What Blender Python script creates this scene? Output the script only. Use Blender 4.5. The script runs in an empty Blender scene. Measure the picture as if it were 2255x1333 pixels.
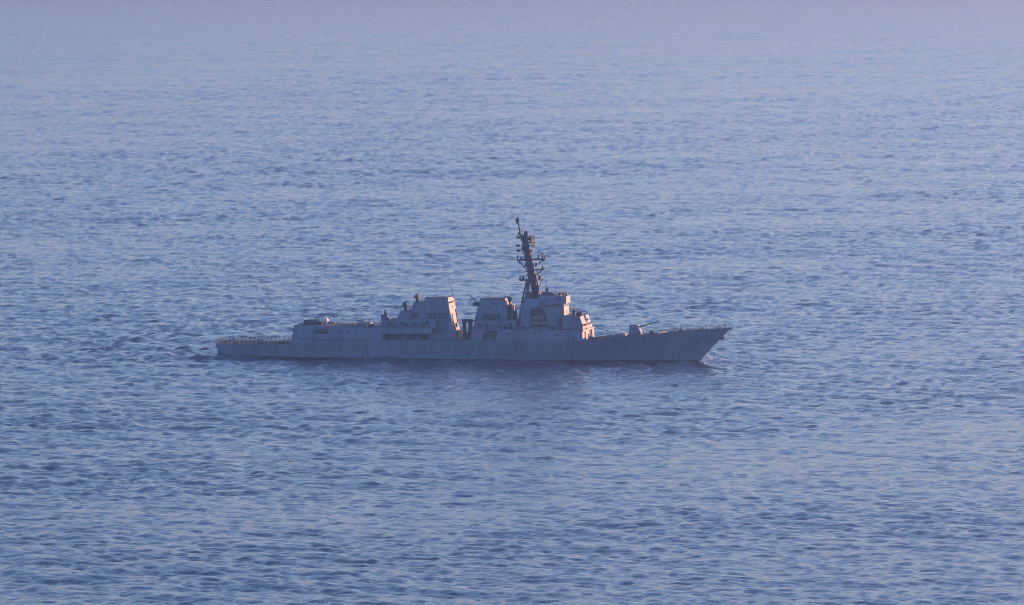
import bpy, math, random
import numpy as np

# ------------------------------------------------------------------ camera, sky, sun, exposure
random.seed(7)
scene = bpy.context.scene
COL = scene.collection
R = math.radians

PW, PH = 2255.0, 1333.0          # frame of the long-lens photograph
HORIZON = 170.0                  # the horizon lies this far above the frame
DIST = 2000.0                    # camera to ship, metres
FOCAL = 7.48 * DIST              # focal length in frame pixels (about a 240 mm lens)
CAM_H = DIST * (793.0 + HORIZON) / FOCAL
PITCH = math.atan((PH / 2 + HORIZON) / FOCAL)

cam_d = bpy.data.cameras.new('camera')
cam = bpy.data.objects.new('camera', cam_d)
COL.objects.link(cam)
cam_d.sensor_width = 36.0
cam_d.lens = 36.0 * FOCAL / PW
cam_d.clip_start = 1.0
cam_d.clip_end = 90000.0
cam.location = (0.0, -DIST, CAM_H)
cam.rotation_euler = (math.pi / 2 - PITCH, 0, 0)
scene.camera = cam

SUN_EL, SUN_AZ = R(5.5), R(55.0)          # azimuth clockwise from +Y: right of the view and beyond the ship
world = bpy.data.worlds.new('World')
scene.world = world
world.use_nodes = True
wn = world.node_tree
sky = wn.nodes.new('ShaderNodeTexSky')
sky.sky_type = 'NISHITA'
sky.sun_disc = False
sky.sun_elevation = SUN_EL
sky.sun_rotation = SUN_AZ
sky.altitude = 0.0
sky.air_density = 1.0
sky.dust_density = 0.9
sky.ozone_density = 4.0
bg = wn.nodes['Background']
bg.inputs['Strength'].default_value = 0.15
tint = wn.nodes.new('ShaderNodeMix'); tint.data_type = 'RGBA'; tint.blend_type = 'MULTIPLY'   # cool evening white balance, the same all over the sky
tint.inputs['Factor'].default_value = 1.0
tint.inputs['B'].default_value = (1.28, 0.92, 0.94, 1)
wn.links.new(sky.outputs['Color'], tint.inputs['A'])
wn.links.new(tint.outputs['Result'], bg.inputs['Color'])

sun_d = bpy.data.lights.new('sun', 'SUN')
sun_d.energy = 5.0
sun_d.angle = R(0.6)
sun_d.color = (1.0, 0.46, 0.23)
sun = bpy.data.objects.new('sun', sun_d)
COL.objects.link(sun)
sun.location = (300, 100, 200)
# lamp shines along its own -Z; aim it from the sun's place in the sky
sun.rotation_euler = (math.pi / 2 - SUN_EL, 0, math.pi - SUN_AZ)

scene.view_settings.view_transform = 'Standard'
scene.view_settings.look = 'None'
scene.view_settings.gamma = 1.0
scene.view_settings.use_curve_mapping = False
scene.view_settings.exposure = 2.22
scene.cycles.use_adaptive_sampling = False
scene.cycles.filter_width = 1.15

# ------------------------------------------------------------------ materials
def mat(name, col, rough=0.5, var=0.12, scale=0.6, metal=0.0, streak=False):
    m = bpy.data.materials.new(name)
    m.use_nodes = True
    nt = m.node_tree
    b = nt.nodes['Principled BSDF']
    b.inputs['Roughness'].default_value = rough
    b.inputs['Metallic'].default_value = metal
    b.inputs['Specular IOR Level'].default_value = 0.5 if rough < 0.2 else 0.12     # flat, weathered navy paint
    tc = nt.nodes.new('ShaderNodeTexCoord')
    mp = nt.nodes.new('ShaderNodeMapping')
    mp.inputs['Scale'].default_value = (1.0, 1.0, 0.18) if streak else (1, 1, 1)
    nz = nt.nodes.new('ShaderNodeTexNoise')
    nz.inputs['Scale'].default_value = scale
    nz.inputs['Detail'].default_value = 6
    nz.inputs['Roughness'].default_value = 0.6
    cr = nt.nodes.new('ShaderNodeValToRGB')
    lo = [max(0, c * (1 - var * 1.6)) for c in col] + [1]
    hi = [min(1, c * (1 + var)) for c in col] + [1]
    cr.color_ramp.elements[0].position = 0.3
    cr.color_ramp.elements[1].position = 0.7
    cr.color_ramp.elements[0].color = lo
    cr.color_ramp.elements[1].color = hi
    nt.links.new(tc.outputs['Object'], mp.inputs['Vector'])
    nt.links.new(mp.outputs['Vector'], nz.inputs['Vector'])
    nt.links.new(nz.outputs['Fac'], cr.inputs['Fac'])
    nt.links.new(cr.outputs['Color'], b.inputs['Base Color'])
    return m

M = {
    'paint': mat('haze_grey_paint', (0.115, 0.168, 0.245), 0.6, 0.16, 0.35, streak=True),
    'deck': mat('deck_paint', (0.045, 0.05, 0.06), 0.8, 0.2, 0.5),
    'boot': mat('boot_topping_paint', (0.018, 0.026, 0.042), 0.7, 0.2, 0.5),
    'dark': mat('sooty_metal', (0.028, 0.044, 0.072), 0.65, 0.2, 0.8),
    'fit': mat('fitting_grey', (0.055, 0.082, 0.125), 0.6, 0.15, 1.5),
    'white': mat('white_shell', (0.5, 0.5, 0.5), 0.45, 0.06, 1.0),
    'canister': mat('raft_canister_grey', (0.16, 0.17, 0.19), 0.45, 0.06, 1.0),
    'faded': mat('faded_number_paint', (0.162, 0.206, 0.28), 0.6, 0.15, 2.0),
    'mast': mat('sooted_mast_paint', (0.032, 0.06, 0.105), 0.7, 0.2, 0.8),
    'louvre': mat('louvre_slats', (0.055, 0.08, 0.115), 0.6, 0.2, 2.0),
}
g = mat('bridge_glass', (0.02, 0.025, 0.03), 0.08, 0.05, 1.0)
M['glass'] = g

def water_material():
    m = bpy.data.materials.new('sea_water')
    m.use_nodes = True
    nt = m.node_tree
    b = nt.nodes['Principled BSDF']
    b.inputs['Roughness'].default_value = 0.12
    b.inputs['IOR'].default_value = 1.333
    tc = nt.nodes.new('ShaderNodeTexCoord')
    h = None
    for scale, amp, stretch in ((0.8, 0.5, 0.85), (2.1, 0.25, 0.9)):
        mp = nt.nodes.new('ShaderNodeMapping')
        mp.inputs['Rotation'].default_value = (0, 0, R(25))
        mp.inputs['Scale'].default_value = (stretch, 1.0, 1.0)
        nz = nt.nodes.new('ShaderNodeTexNoise')
        nz.inputs['Scale'].default_value = scale
        nz.inputs['Detail'].default_value = 3
        nz.inputs['Roughness'].default_value = 0.55
        mu = nt.nodes.new('ShaderNodeMath'); mu.operation = 'MULTIPLY'
        mu.inputs[1].default_value = amp
        nt.links.new(tc.outputs['Object'], mp.inputs['Vector'])
        nt.links.new(mp.outputs['Vector'], nz.inputs['Vector'])
        nt.links.new(nz.outputs['Fac'], mu.inputs[0])
        if h is None:
            h = mu.outputs[0]
        else:
            ad = nt.nodes.new('ShaderNodeMath'); ad.operation = 'ADD'
            nt.links.new(h, ad.inputs[0]); nt.links.new(mu.outputs[0], ad.inputs[1])
            h = ad.outputs[0]
    # longer waves as relief where the sheet itself is too coarse to carry them
    ac = nt.nodes.new('ShaderNodeAttribute'); ac.attribute_name = 'coarse'
    for scale, amp in ((0.12, 2.6), (0.3, 1.1)):
        nz = nt.nodes.new('ShaderNodeTexNoise')
        nz.inputs['Scale'].default_value = scale
        nz.inputs['Detail'].default_value = 3
        nt.links.new(tc.outputs['Object'], nz.inputs['Vector'])
        m1 = nt.nodes.new('ShaderNodeMath'); m1.operation = 'MULTIPLY'
        m1.inputs[1].default_value = amp
        nt.links.new(nz.outputs['Fac'], m1.inputs[0])
        m2 = nt.nodes.new('ShaderNodeMath'); m2.operation = 'MULTIPLY_ADD'
        nt.links.new(m1.outputs[0], m2.inputs[0]); nt.links.new(ac.outputs['Fac'], m2.inputs[1]); nt.links.new(h, m2.inputs[2])
        h = m2.outputs[0]
    bp = nt.nodes.new('ShaderNodeBump')
    bp.inputs['Strength'].default_value = 1.0
    bp.inputs['Distance'].default_value = 1.0
    nt.links.new(h, bp.inputs['Height'])
    nt.links.new(bp.outputs['Normal'], b.inputs['Normal'])
    # foam from the wave field, broken up by fine noise
    at = nt.nodes.new('ShaderNodeAttribute'); at.attribute_name = 'foam'
    nz = nt.nodes.new('ShaderNodeTexNoise')
    nz.inputs['Scale'].default_value = 1.1
    nz.inputs['Detail'].default_value = 5
    nt.links.new(tc.outputs['Object'], nz.inputs['Vector'])
    mr = nt.nodes.new('ShaderNodeMapRange')
    mr.inputs['From Min'].default_value = 0.38
    mr.inputs['From Max'].default_value = 0.62
    nt.links.new(nz.outputs['Fac'], mr.inputs['Value'])
    mu = nt.nodes.new('ShaderNodeMath'); mu.operation = 'MULTIPLY'; mu.use_clamp = True
    nt.links.new(at.outputs['Fac'], mu.inputs[0]); nt.links.new(mr.outputs['Result'], mu.inputs[1])
    mx = nt.nodes.new('ShaderNodeMix'); mx.data_type = 'RGBA'
    mx.inputs['A'].default_value = (0.028, 0.045, 0.08, 1)
    mx.inputs['B'].default_value = (0.6, 0.63, 0.66, 1)
    nt.links.new(mu.outputs[0], mx.inputs['Factor'])
    nt.links.new(mx.outputs['Result'], b.inputs['Base Color'])
    mx2 = nt.nodes.new('ShaderNodeMath'); mx2.operation = 'MULTIPLY_ADD'
    mx2.inputs[1].default_value = 0.6; mx2.inputs[2].default_value = 0.12
    nt.links.new(mu.outputs[0], mx2.inputs[0])
    nt.links.new(mx2.outputs[0], b.inputs['Roughness'])
    return m

# ------------------------------------------------------------------ ship frame: x forward from the stern, y to port, z up from the waterline
THETA = R(11.5)                    # the bow points this much towards the camera
CX, CY = PW / 2, PH / 2
_cp, _sp = math.cos(PITCH), math.sin(PITCH)
_ct, _st = math.cos(THETA), math.sin(THETA)
SHIP_MID = (-11.0, 0.0)            # world place of the point 77 m forward of the stern
SHIP_O = (SHIP_MID[0] - 77 * _ct, SHIP_MID[1] + 77 * _st)

def survey(px, py, y):
    """ship (x, z) in metres of a point read off the photograph, y metres to port of the centreline"""
    dx = (px - CX) / FOCAL
    dv = -(py - CY) / FOCAL
    d = (dx, _cp + dv * _sp, -_sp + dv * _cp)
    o = (0 - SHIP_O[0], -DIST - SHIP_O[1], CAM_H)
    ox, oy = o[0] * _ct - o[1] * _st, o[0] * _st + o[1] * _ct
    ex, ey = d[0] * _ct - d[1] * _st, d[0] * _st + d[1] * _ct
    t = (y - oy) / ey
    return ox + ex * t, o[2] + d[2] * t

def SX(px, y=0.0, py=740): return survey(px, py, y)[0]
def SZ(py, y=0.0, px=1045): return survey(px, py, y)[1]

# ------------------------------------------------------------------ mesh helpers
class MB:
    def __init__(self): self.v, self.f, self.mi = [], [], []
    def add(self, verts, faces, mi=0):
        n = len(self.v)
        self.v += [tuple(p) for p in verts]
        self.f += [tuple(i + n for i in q) for q in faces]
        self.mi += [mi] * len(faces)
        return self
    def loft(self, rings, caps=True, mi=0, closed=True):
        n = len(rings[0]); v = [p for r in rings for p in r]; f = []
        for k in range(len(rings) - 1):
            for i in range(n if closed else n - 1):
                j = (i + 1) % n
                f.append((k * n + i, k * n + j, (k + 1) * n + j, (k + 1) * n + i))
        if caps:
            f.append(tuple(reversed(range(n))))
            f.append(tuple((len(rings) - 1) * n + i for i in range(n)))
        return self.add(v, f, mi)
    def box(self, x0, x1, y0, y1, z0, z1, mi=0, sl=0.0):
        """box; sl leans the four sides inward by sl metres at the top"""
        a = [(x0, y0, z0), (x1, y0, z0), (x1, y1, z0), (x0, y1, z0)]
        b = [(x0 + sl, y0 + sl, z1), (x1 - sl, y0 + sl, z1), (x1 - sl, y1 - sl, z1), (x0 + sl, y1 - sl, z1)]
        return self.loft([a, b], mi=mi)
    def tube(self, p, q, r0, r1=None, n=8, mi=0):
        r1 = r0 if r1 is None else r1
        p, q = np.array(p, float), np.array(q, float)
        d = q - p; d /= np.linalg.norm(d)
        u = np.cross(d, (0, 0, 1.0) if abs(d[2]) < 0.9 else (1.0, 0, 0)); u /= np.linalg.norm(u)
        w = np.cross(d, u)
        ring = lambda c, r: [tuple(c + r * (math.cos(2 * math.pi * i / n) * u + math.sin(2 * math.pi * i / n) * w)) for i in range(n)]
        return self.loft([ring(p, r0), ring(q, r1)], mi=mi)
    def lathe(self, c, prof, n=14, mi=0):
        rings = [[(c[0] + r * math.cos(2 * math.pi * i / n), c[1] + r * math.sin(2 * math.pi * i / n), c[2] + z) for i in range(n)] for r, z in prof]
        return self.loft(rings, mi=mi)
    def prism(self, prof, w, mi=0):
        """side profile [(x,z)..] carried across the ship; w(z) is the half width"""
        n = len(prof)
        v = [(x, -w(z), z) for x, z in prof] + [(x, w(z), z) for x, z in prof]
        f = [tuple(range(n)), tuple(reversed(range(n, 2 * n)))]
        for i in range(n):
            j = (i + 1) % n
            f.append((i, n + i, n + j, j))
        return self.add(v, f, mi)
    def build(self, name, mats, parent=None, smooth=False):
        me = bpy.data.meshes.new(name)
        me.from_pydata(self.v, [], self.f)
        for mm in (mats if isinstance(mats, (list, tuple)) else [mats]):
            me.materials.append(M[mm] if isinstance(mm, str) else mm)
        me.polygons.foreach_set('material_index', self.mi)
        import bmesh
        bm = bmesh.new(); bm.from_mesh(me)
        bmesh.ops.recalc_face_normals(bm, faces=bm.faces)
        bm.to_mesh(me); bm.free()
        if smooth:
            me.polygons.foreach_set('use_smooth', [True] * len(me.polygons))
        o = bpy.data.objects.new(name, me)
        COL.objects.link(o)
        o.parent = parent
        return o

def lin(x, pts):
    xs = [p[0] for p in pts]; ys = [p[1] for p in pts]
    return float(np.interp(x, xs, ys))

# ------------------------------------------------------------------ the sea
def ocean_tile(N, L, lmin, lmax, U, wind, seed, spread=1.3):
    """one periodic patch of a wind sea: height and sideways drift, wavelengths lmin..lmax"""
    rng = np.random.default_rng(seed)
    k1 = 2 * np.pi * np.fft.fftfreq(N, L / N)
    kx, ky = np.meshgrid(k1, k1, indexing='ij')
    k = np.hypot(kx, ky); k[0, 0] = 1e-6
    gacc = 9.81
    kp = gacc / U ** 2 * 0.77
    S = 0.0081 / 2 / k ** 4 * np.exp(-1.25 * (kp / k) ** 2)        # S(kx,ky) per unit area, Phillips range
    c = (kx * math.cos(wind) + ky * math.sin(wind)) / k
    D = np.where(c > 0, c ** 2, 0.12 * c ** 2) ** (spread / 2) * (2 / np.pi)
    kmin, kmax = 2 * np.pi / lmax, 2 * np.pi / lmin
    band = (k >= kmin) & (k < kmax)
    dk = 2 * np.pi / L
    A = np.sqrt(S * D * band) * dk
    h = A * (rng.normal(size=(N, N)) + 1j * rng.normal(size=(N, N)))
    H = np.fft.ifft2(h).real * N * N
    X = np.fft.ifft2(-1j * kx / k * h).real * N * N
    Y = np.fft.ifft2(-1j * ky / k * h).real * N * N
    return H.astype(np.float32), X.astype(np.float32), Y.astype(np.float32), L

def sample(tile, x, y, ang):
    N = tile[0].shape[0]; L = tile[3]
    ca, sa = math.cos(ang), math.sin(ang)
    u = (x * ca + y * sa) / L * N
    v = (-x * sa + y * ca) / L * N
    iu = np.floor(u).astype(np.int64); iv = np.floor(v).astype(np.int64)
    fu = (u - iu).astype(np.float32); fv = (v - iv).astype(np.float32)
    i0, i1, j0, j1 = iu % N, (iu + 1) % N, iv % N, (iv + 1) % N
    def bl(T):
        return (T[i0, j0] * (1 - fu) * (1 - fv) + T[i1, j0] * fu * (1 - fv) + T[i0, j1] * (1 - fu) * fv + T[i1, j1] * fu * fv)
    H, X, Y = bl(tile[0]), bl(tile[1]), bl(tile[2])
    return H, X * ca - Y * sa, X * sa + Y * ca

def build_sea():
    U = 5.6
    wind = R(238)                    # the sea runs towards the viewer and a little to the left
    rows = []
    d = 1150.0
    while d < 40000:
        rows.append(d); d += 0.8 * (d / 1280.0) ** 1.6
    rows = np.array([-30000, -12000, -4000, -800, 0, 400, 700, 900, 1040, 1100, 1130] + rows + [41000.0])
    NC = 480
    u = np.linspace(-1, 1, NC)
    out = np.concatenate([1 + 0.75 * (np.arange(1, 61) / 60) ** 1.25, [1.9, 2.2, 3.0, 4.5]])
    d_ = rows[:, None]
    half = 0.079 * np.abs(np.maximum(d_, 1150)) + 8
    core = u[None, :] * half
    right = out[None, :] * half
    far = np.array([[9000.0, 40000.0]]) + 0 * d_
    right = np.concatenate([np.minimum(right, 8900 * (1 + 0.0 * d_) * 1.0 + (right - right)), far], 1)
    right = np.sort(right, 1)
    X = np.concatenate([-right[:, ::-1], core, right], 1)
    Y = np.broadcast_to(d_ - DIST, X.shape).copy()
    nr, nc = X.shape
    D = np.broadcast_to(d_, X.shape)
    dyr = np.gradient(rows)[:, None] * np.ones_like(X)
    dxr = np.abs(np.gradient(X, axis=1))
    step = np.maximum(np.abs(dyr) * 0.35, dxr)
    def fade(lam):                    # drop waves that the grid cannot carry
        return np.clip((lam - 0.7 * step) / (lam * 0.6), 0, 1)
    tiles = [
        (ocean_tile(1024, 900.0, 24.0, 260.0, U, wind - R(13), 1), R(13), 26.0, 1.25),
        (ocean_tile(1024, 420.0, 7.0, 24.0, U, wind - R(-21), 2), R(-21), 9.0, 0.75),
        (ocean_tile(1024, 187.0, 2.2, 7.0, U, wind - R(37), 3), R(37), 3.2, 2.1),
    ]
    wx, wy = X - SHIP_O[0], Y - SHIP_O[1]
    sx, sy = wx * _ct - wy * _st, wx * _st + wy * _ct
    stir = 1 + 1.4 * np.exp(-(np.maximum(np.abs(sy) - 10, 0) / 28) ** 2) * np.clip((sx + 60) / 60, 0, 1) * np.clip((175 - sx) / 25, 0, 1)   # water stirred by the hull
    coarse = np.clip((step - 3.0) / 6.0, 0, 1)          # where the sheet is too coarse to carry the short waves
    Z = np.zeros_like(X); DX = np.zeros_like(X); DY = np.zeros_like(X)
    for t, ang, lam, amp in tiles:
        h, hx, hy = sample(t, X, Y, ang)
        w = fade(lam) * amp
        if lam < 20:                  # waves heightened with distance, added to darken the overly bright far water
            w = w * stir * np.clip(1 + 0.5 * (D - 1800) / 2000, 0.85, 4.0)
        Z += h * w; DX += hx * w; DY += hy * w
    # slow gusts make patches of rougher and calmer water
    rng = np.random.default_rng(5)
    gust = np.zeros_like(X)
    for i in range(9):
        a = rng.uniform(0, 6.28); lam = rng.uniform(140, 700)
        gust += np.cos(2 * np.pi * (X * math.cos(a) + Y * math.sin(a)) / lam + rng.uniform(0, 6.28))
    gust = 1 + 0.1 * gust
    Z *= gust; DX *= gust; DY *= gust
    # ship's own waves: along the hull and a V astern
    near = np.exp(-((np.abs(sy) - 9) / 9) ** 2)
    Z += 1.4 * near * (0.75 * np.exp(-((sx - 2) / 9) ** 2) - 0.55 * np.exp(-((sx - 28) / 12) ** 2) + 0.35 * np.exp(-((sx - 52) / 14) ** 2)
                 - 0.3 * np.exp(-((sx - 78) / 14) ** 2) - 0.35 * np.exp(-((sx - 118) / 16) ** 2) + 0.7 * np.exp(-((sx - 141) / 5) ** 2))
    for k in range(5):               # diverging bow waves, crest lines 19 degrees off the track
        for s in (-1, 1):
            off = (np.abs(sy) - 3 - (140 - 22 * k - sx) * math.tan(R(17)))
            amp = 0.45 * np.exp(-k * 0.25) * np.clip((140 - 22 * k - sx) / 20, 0, 1) * np.clip((120 + sx) / 200, 0, 1)
            Z += 0.5 * amp * np.exp(-(off / 2.2) ** 2)
    chop = 0.9
    foam = np.zeros_like(X)
    gx = np.gradient(DX, axis=1) / np.maximum(dxr, 0.05)
    gy = np.gradient(DY, axis=0) / np.maximum(np.abs(dyr), 0.05)
    fold = 1 + chop * (gx + gy)
    foam = np.clip((0.1 - fold) * 1.5, 0, 0.5)
    foam[D > 9000] = 0
    # white water at the stem and a thin line along the hull, broken wake astern
    stem = np.exp(-((sx - 142.5) / 3.0) ** 2) * np.exp(-(sy / 2.6) ** 2)
    lineb = np.exp(-((np.abs(sy) - (144 - sx) * 0.30 - 0.6) / 0.9) ** 2) * np.clip((sx - 118) / 20, 0, 1) * (sx < 144)
    wake = np.exp(-(sy / (5 + 0.02 * np.abs(sx))) ** 2) * np.clip((1 - sx) / 6, 0, 1) * np.exp(np.minimum(sx, 0) / 60)
    hb = np.interp(sx, [0, 25, 50, 80, 100, 115, 130, 140, 144], [6.6, 8.5, 9.2, 9.2, 7.9, 5.7, 2.9, 0.9, 0.1])
    wash = np.exp(-((np.abs(sy) - hb - 0.9) / 1.3) ** 2) * np.clip((sx + 2) / 10, 0, 1) * (sx < 145)
    wash = wash * np.clip(0.5 + 0.5 * np.sin(sx * 0.21) + 0.5 * np.sin(sx * 0.53 + 1.3), 0.1, 1)
    patch = 0.7 * wash + 0.9 * np.exp(-((sx - 149) / 10) ** 2) * np.exp(-((sy - 12) / 10) ** 2)
    foam = np.clip(foam + patch + 0.75 * stem + 1.3 * lineb + 0.55 * wake, 0, 1)
    X = X + chop * DX; Y = Y + chop * DY
    co = np.stack([X, Y, Z], -1).reshape(-1, 3).astype(np.float32)
    me = bpy.data.meshes.new('water')
    me.vertices.add(len(co)); me.vertices.foreach_set('co', co.ravel())
    idx = np.arange(nr * nc).reshape(nr, nc)
    q = np.stack([idx[:-1, :-1], idx[:-1, 1:], idx[1:, 1:], idx[1:, :-1]], -1).reshape(-1, 4).astype(np.int32)
    me.loops.add(q.size); me.loops.foreach_set('vertex_index', q.ravel())
    me.polygons.add(len(q))
    me.polygons.foreach_set('loop_start', np.arange(0, q.size, 4, dtype=np.int32))
    me.polygons.foreach_set('use_smooth', np.ones(len(q), dtype=bool))
    at = me.attributes.new('foam', 'FLOAT', 'POINT')
    at.data.foreach_set('value', foam.ravel().astype(np.float32))
    at = me.attributes.new('coarse', 'FLOAT', 'POINT')
    at.data.foreach_set('value', coarse.ravel().astype(np.float32))
    me.update(calc_edges=True)
    me.materials.append(water_material())
    o = bpy.data.objects.new('water', me)
    COL.objects.link(o)
    o['kind'] = 'structure'
    o['label'] = 'open blue sea ruffled by small wind waves'
    print('sea', nr, nc, 'Hs', 4 * float(Z[:, 20:-20].std()))
    return o

build_sea()

# even air over the sea
def build_haze():
    bm = MB().box(-42000, 42000, -33000, 39500, -6.0, CAM_H + 12)
    m = bpy.data.materials.new('sea_haze')
    m.use_nodes = True
    nt = m.node_tree
    nt.nodes.remove(nt.nodes['Principled BSDF'])
    v = nt.nodes.new('ShaderNodeVolumePrincipled')
    v.inputs['Color'].default_value = (0.165, 0.29, 0.52, 1)
    v.inputs['Density'].default_value = 1.08e-4
    v.inputs['Anisotropy'].default_value = 0.8
    nt.links.new(v.outputs['Volume'], nt.nodes['Material Output'].inputs['Volume'])
    o = bm.build('haze', m)
    o['kind'] = 'stuff'
    o['label'] = 'thin pale blue sea haze over the water'
    return o
build_haze()

# ------------------------------------------------------------------ the warship
ship = bpy.data.objects.new('warship', None)
COL.objects.link(ship)
ship.location = (SHIP_O[0], SHIP_O[1], 0)
ship.rotation_euler = (0, 0, -THETA)
ship['label'] = 'long grey warship with a tall raked mast and two funnels sailing to the right'
ship['category'] = 'warship'

DECK_B = [(0, 7.4), (10, 8.2), (25, 9.2), (45, 9.9), (65, 10.0), (90, 10.0), (105, 9.6), (118, 8.6), (130, 6.8), (140, 4.7), (148, 2.5), (152, 1.25), (154.6, 0.18)]
WL_B = [(0, 6.6), (25, 8.5), (50, 9.2), (80, 9.2), (100, 7.9), (115, 5.7), (130, 2.9), (140, 0.9), (144, 0.12), (154.6, 0.08)]
def deck_b(x): return lin(x, DECK_B)
# deck edge heights read along the near side
edge_px = [(480, 757), (560, 758), (640, 758), (641, 748), (800, 748.5), (1000, 750), (1150, 751.5), (1280, 750), (1330, 746), (1425, 739), (1475, 733.5), (1520, 729), (1565, 725.5), (1600, 723), (1612, 721.5)]
EDGE = []
for px, py in edge_px:
    x0 = SX(px, -9)
    b = deck_b(max(0, min(154, x0)))
    x, z = survey(px, py, -b)
    EDGE.append((x, z))
X_STEP = EDGE[2][0]
def deck_z(x): return lin(x, EDGE)
XB = EDGE[-1][0]
STEM_FOOT = SX(1540, 0, 797)
def stem_x(z, zt):                    # the raked stem line
    t = max(0.0, min(1.0, z / zt))
    return STEM_FOOT + (XB - STEM_FOOT) * (0.55 * t + 0.45 * t ** 1.25)

def build_hull():
    xs = sorted(set([0.0, 4, 10, 16, X_STEP - 0.02, X_STEP + 0.02] + list(np.linspace(X_STEP + 3, 118, 26)) + list(np.linspace(120, 153.5, 26)) + [XB]))
    zt_bow = deck_z(XB)
    rings = []
    NZ = 10
    for x in xs:
        zt = deck_z(x)
        half = []
        fb = (x - 118) / (XB - 118) if x > 118 else 0
        for k in range(NZ + 1):
            t = k / NZ
            z = -2.5 + (zt + 2.5) * t if k else -2.5
            s = max(0.0, z) / zt
            # stations near the bow are swept forward with the stem, near the stern with the raked transom
            if x <= 118:
                xx = x
                w = lin(x, WL_B) + (deck_b(x) - lin(x, WL_B)) * (s ** 1.15)
            else:
                xe = stem_x(z, zt_bow)
                xx = 118 + (xe - 118) * fb
                xr = 118 + (XB - 118) * fb
                xw = 118 + (144 - 118) * fb
                w = lin(xw, WL_B) + (deck_b(xr) - lin(xw, WL_B)) * (s ** 1.35)
            if z < 0: w *= 1.0 + 0.04 * z
            sweep = 1.55 * max(0, 1 - x / 12.0)
            xx += sweep * (1 - s)
            half.append((xx, w, z))
        rings.append([(a, -b, c) for a, b, c in half] + [(a, b, c) for a, b, c in reversed(half)])
    mb = MB()
    n = len(rings[0]); v = [p for r in rings for p in r]; f = []; mi = []
    for k in range(len(rings) - 1):
        for i in range(n - 1):
            f.append((k * n + i, k * n + i + 1, (k + 1) * n + i + 1, (k + 1) * n + i))
            mi.append(1 if i == NZ else 0)
        f.append((k * n + n - 1, k * n, (k + 1) * n, (k + 1) * n + n - 1)); mi.append(0)
    f.append(tuple(range(n))); mi.append(0)
    f.append(tuple((len(rings) - 1) * n + i for i in range(n))); mi.append(0)
    mb.add(v, f); mb.mi = mi
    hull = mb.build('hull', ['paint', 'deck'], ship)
    # black boot topping painted round the waterline, a skin 3 cm proud
    mb = MB()
    for s in (-1, 1):
        lo, hi = [], []
        for x in np.linspace(1.6, 143.5, 60):
            zt = deck_z(min(x, 150)); r = 0.75
            w0 = lin(x, WL_B)
            sfr = r / zt
            w1 = w0 + (deck_b(x) - w0) * sfr ** 1.15 if x <= 118 else w0 + 0.25
            lo.append((x, s * (w0 + 0.035 - 0.03), -1.5)); hi.append((x + (0.5 if x > 130 else 0), s * (w1 + 0.035), r))
        mb.loft([lo, hi], caps=False, closed=False)
    mb.build('boot_topping', 'boot', hull)
    return hull
hull = build_hull()

# faint pennant number strokes on the bow, following the flare
def hull_point(px, py):
    y = -4.0
    for _ in range(14):
        x, z = survey(px, py, y)
        zt = deck_z(XB); s = max(0, z) / max(deck_z(min(x, 150)), 1)
        xe = stem_x(z, zt)
        fb = (x - 118) / max(xe - 118, 1)
        xr, xw = 118 + (XB - 118) * fb, 118 + 26 * fb
        w = lin(xw, WL_B) + (deck_b(xr) - lin(xw, WL_B)) * (s ** 1.35)
        y = 0.5 * y + 0.5 * -(w + 0.05)
    x, z = survey(px, py, y)
    return (x, y, z)
for px in (1508.5, 1517.5, 1526.5):
    pts = []
    a = [hull_point(px - 1.6, 736.5), hull_point(px + 1.4, 736.5)]
    b = [hull_point(px - 1.6 + 0.8, 747), hull_point(px + 1.4 + 0.8, 747)]
    c = [hull_point(px - 1.6 + 1.6, 758), hull_point(px + 1.4 + 1.6, 758)]
    off = lambda p: (p[0], p[1] - 0.03, p[2])
    inn = lambda p: (p[0], p[1] + 0.12, p[2])
    MB().loft([[off(a[0]), off(a[1]), inn(a[1]), inn(a[0])], [off(b[0]), off(b[1]), inn(b[1]), inn(b[0])], [off(c[0]), off(c[1]), inn(c[1]), inn(c[0])]]).build('hull_number_digit', 'faded', hull)

# overboard discharges and a fender mark along the near side
for px, py, a, b in ((700, 777, 1.2, 2.5), (655, 779, 2.0, 1.2), (1031, 779, 3.5, 1.6), (1013, 760, 0.9, 3.0), (804, 762, 0.8, 2.4), (1120, 765, 0.9, 1.2), (900, 772, 1.0, 1.2), (560, 772, 0.9, 1.0)):
    y = -9.0
    for _ in range(6):
        x, z = survey(px, py, y)
        y = -(lin(x, WL_B) + (deck_b(x) - lin(x, WL_B)) * (max(0, z) / deck_z(x)) ** 1.15)
    m = MB(); m.box(x - a / 7.4, x + a / 7.4, y - 0.04, y + 0.3, z - b / 7.4, z + b / 7.4, sl=0.02); m.build('overboard_discharge', 'dark', hull)
# stem anchor, its bolster and the jackstaff
def anchor():
    x, z = survey(1590, 744, 0)
    m = MB()
    m.box(x - 1.3, x + 0.9, -0.42, 0.42, z - 0.55, z + 0.15)
    m.tube((x - 0.6, 0, z - 0.1), (x + 0.5, 0, z + 1.5), 0.22, 0.16)
    m.tube((x + 0.7, -0.9, z - 0.3), (x + 0.7, 0.9, z - 0.3), 0.22)
    for s in (-1, 1):
        m.tube((x + 0.6, s * 0.8, z - 0.3), (x - 0.2, s * 1.0, z + 0.7), 0.2, 0.07)
    m.build('anchor', 'dark', hull)
anchor()
x, z = survey(1597, 727, 0)
m = MB(); m.tube((x, 0, z - 0.8), (x, 0, z + 1.4), 0.16, 0.1); m.box(x - 0.25, x + 0.25, -0.2, 0.2, z + 1.2, z + 1.5)
m.build('jackstaff', 'fit', ship)
x0, z0 = survey(1600, 727, 0); x1, z1 = survey(1613, 720.5, 0)
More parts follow.
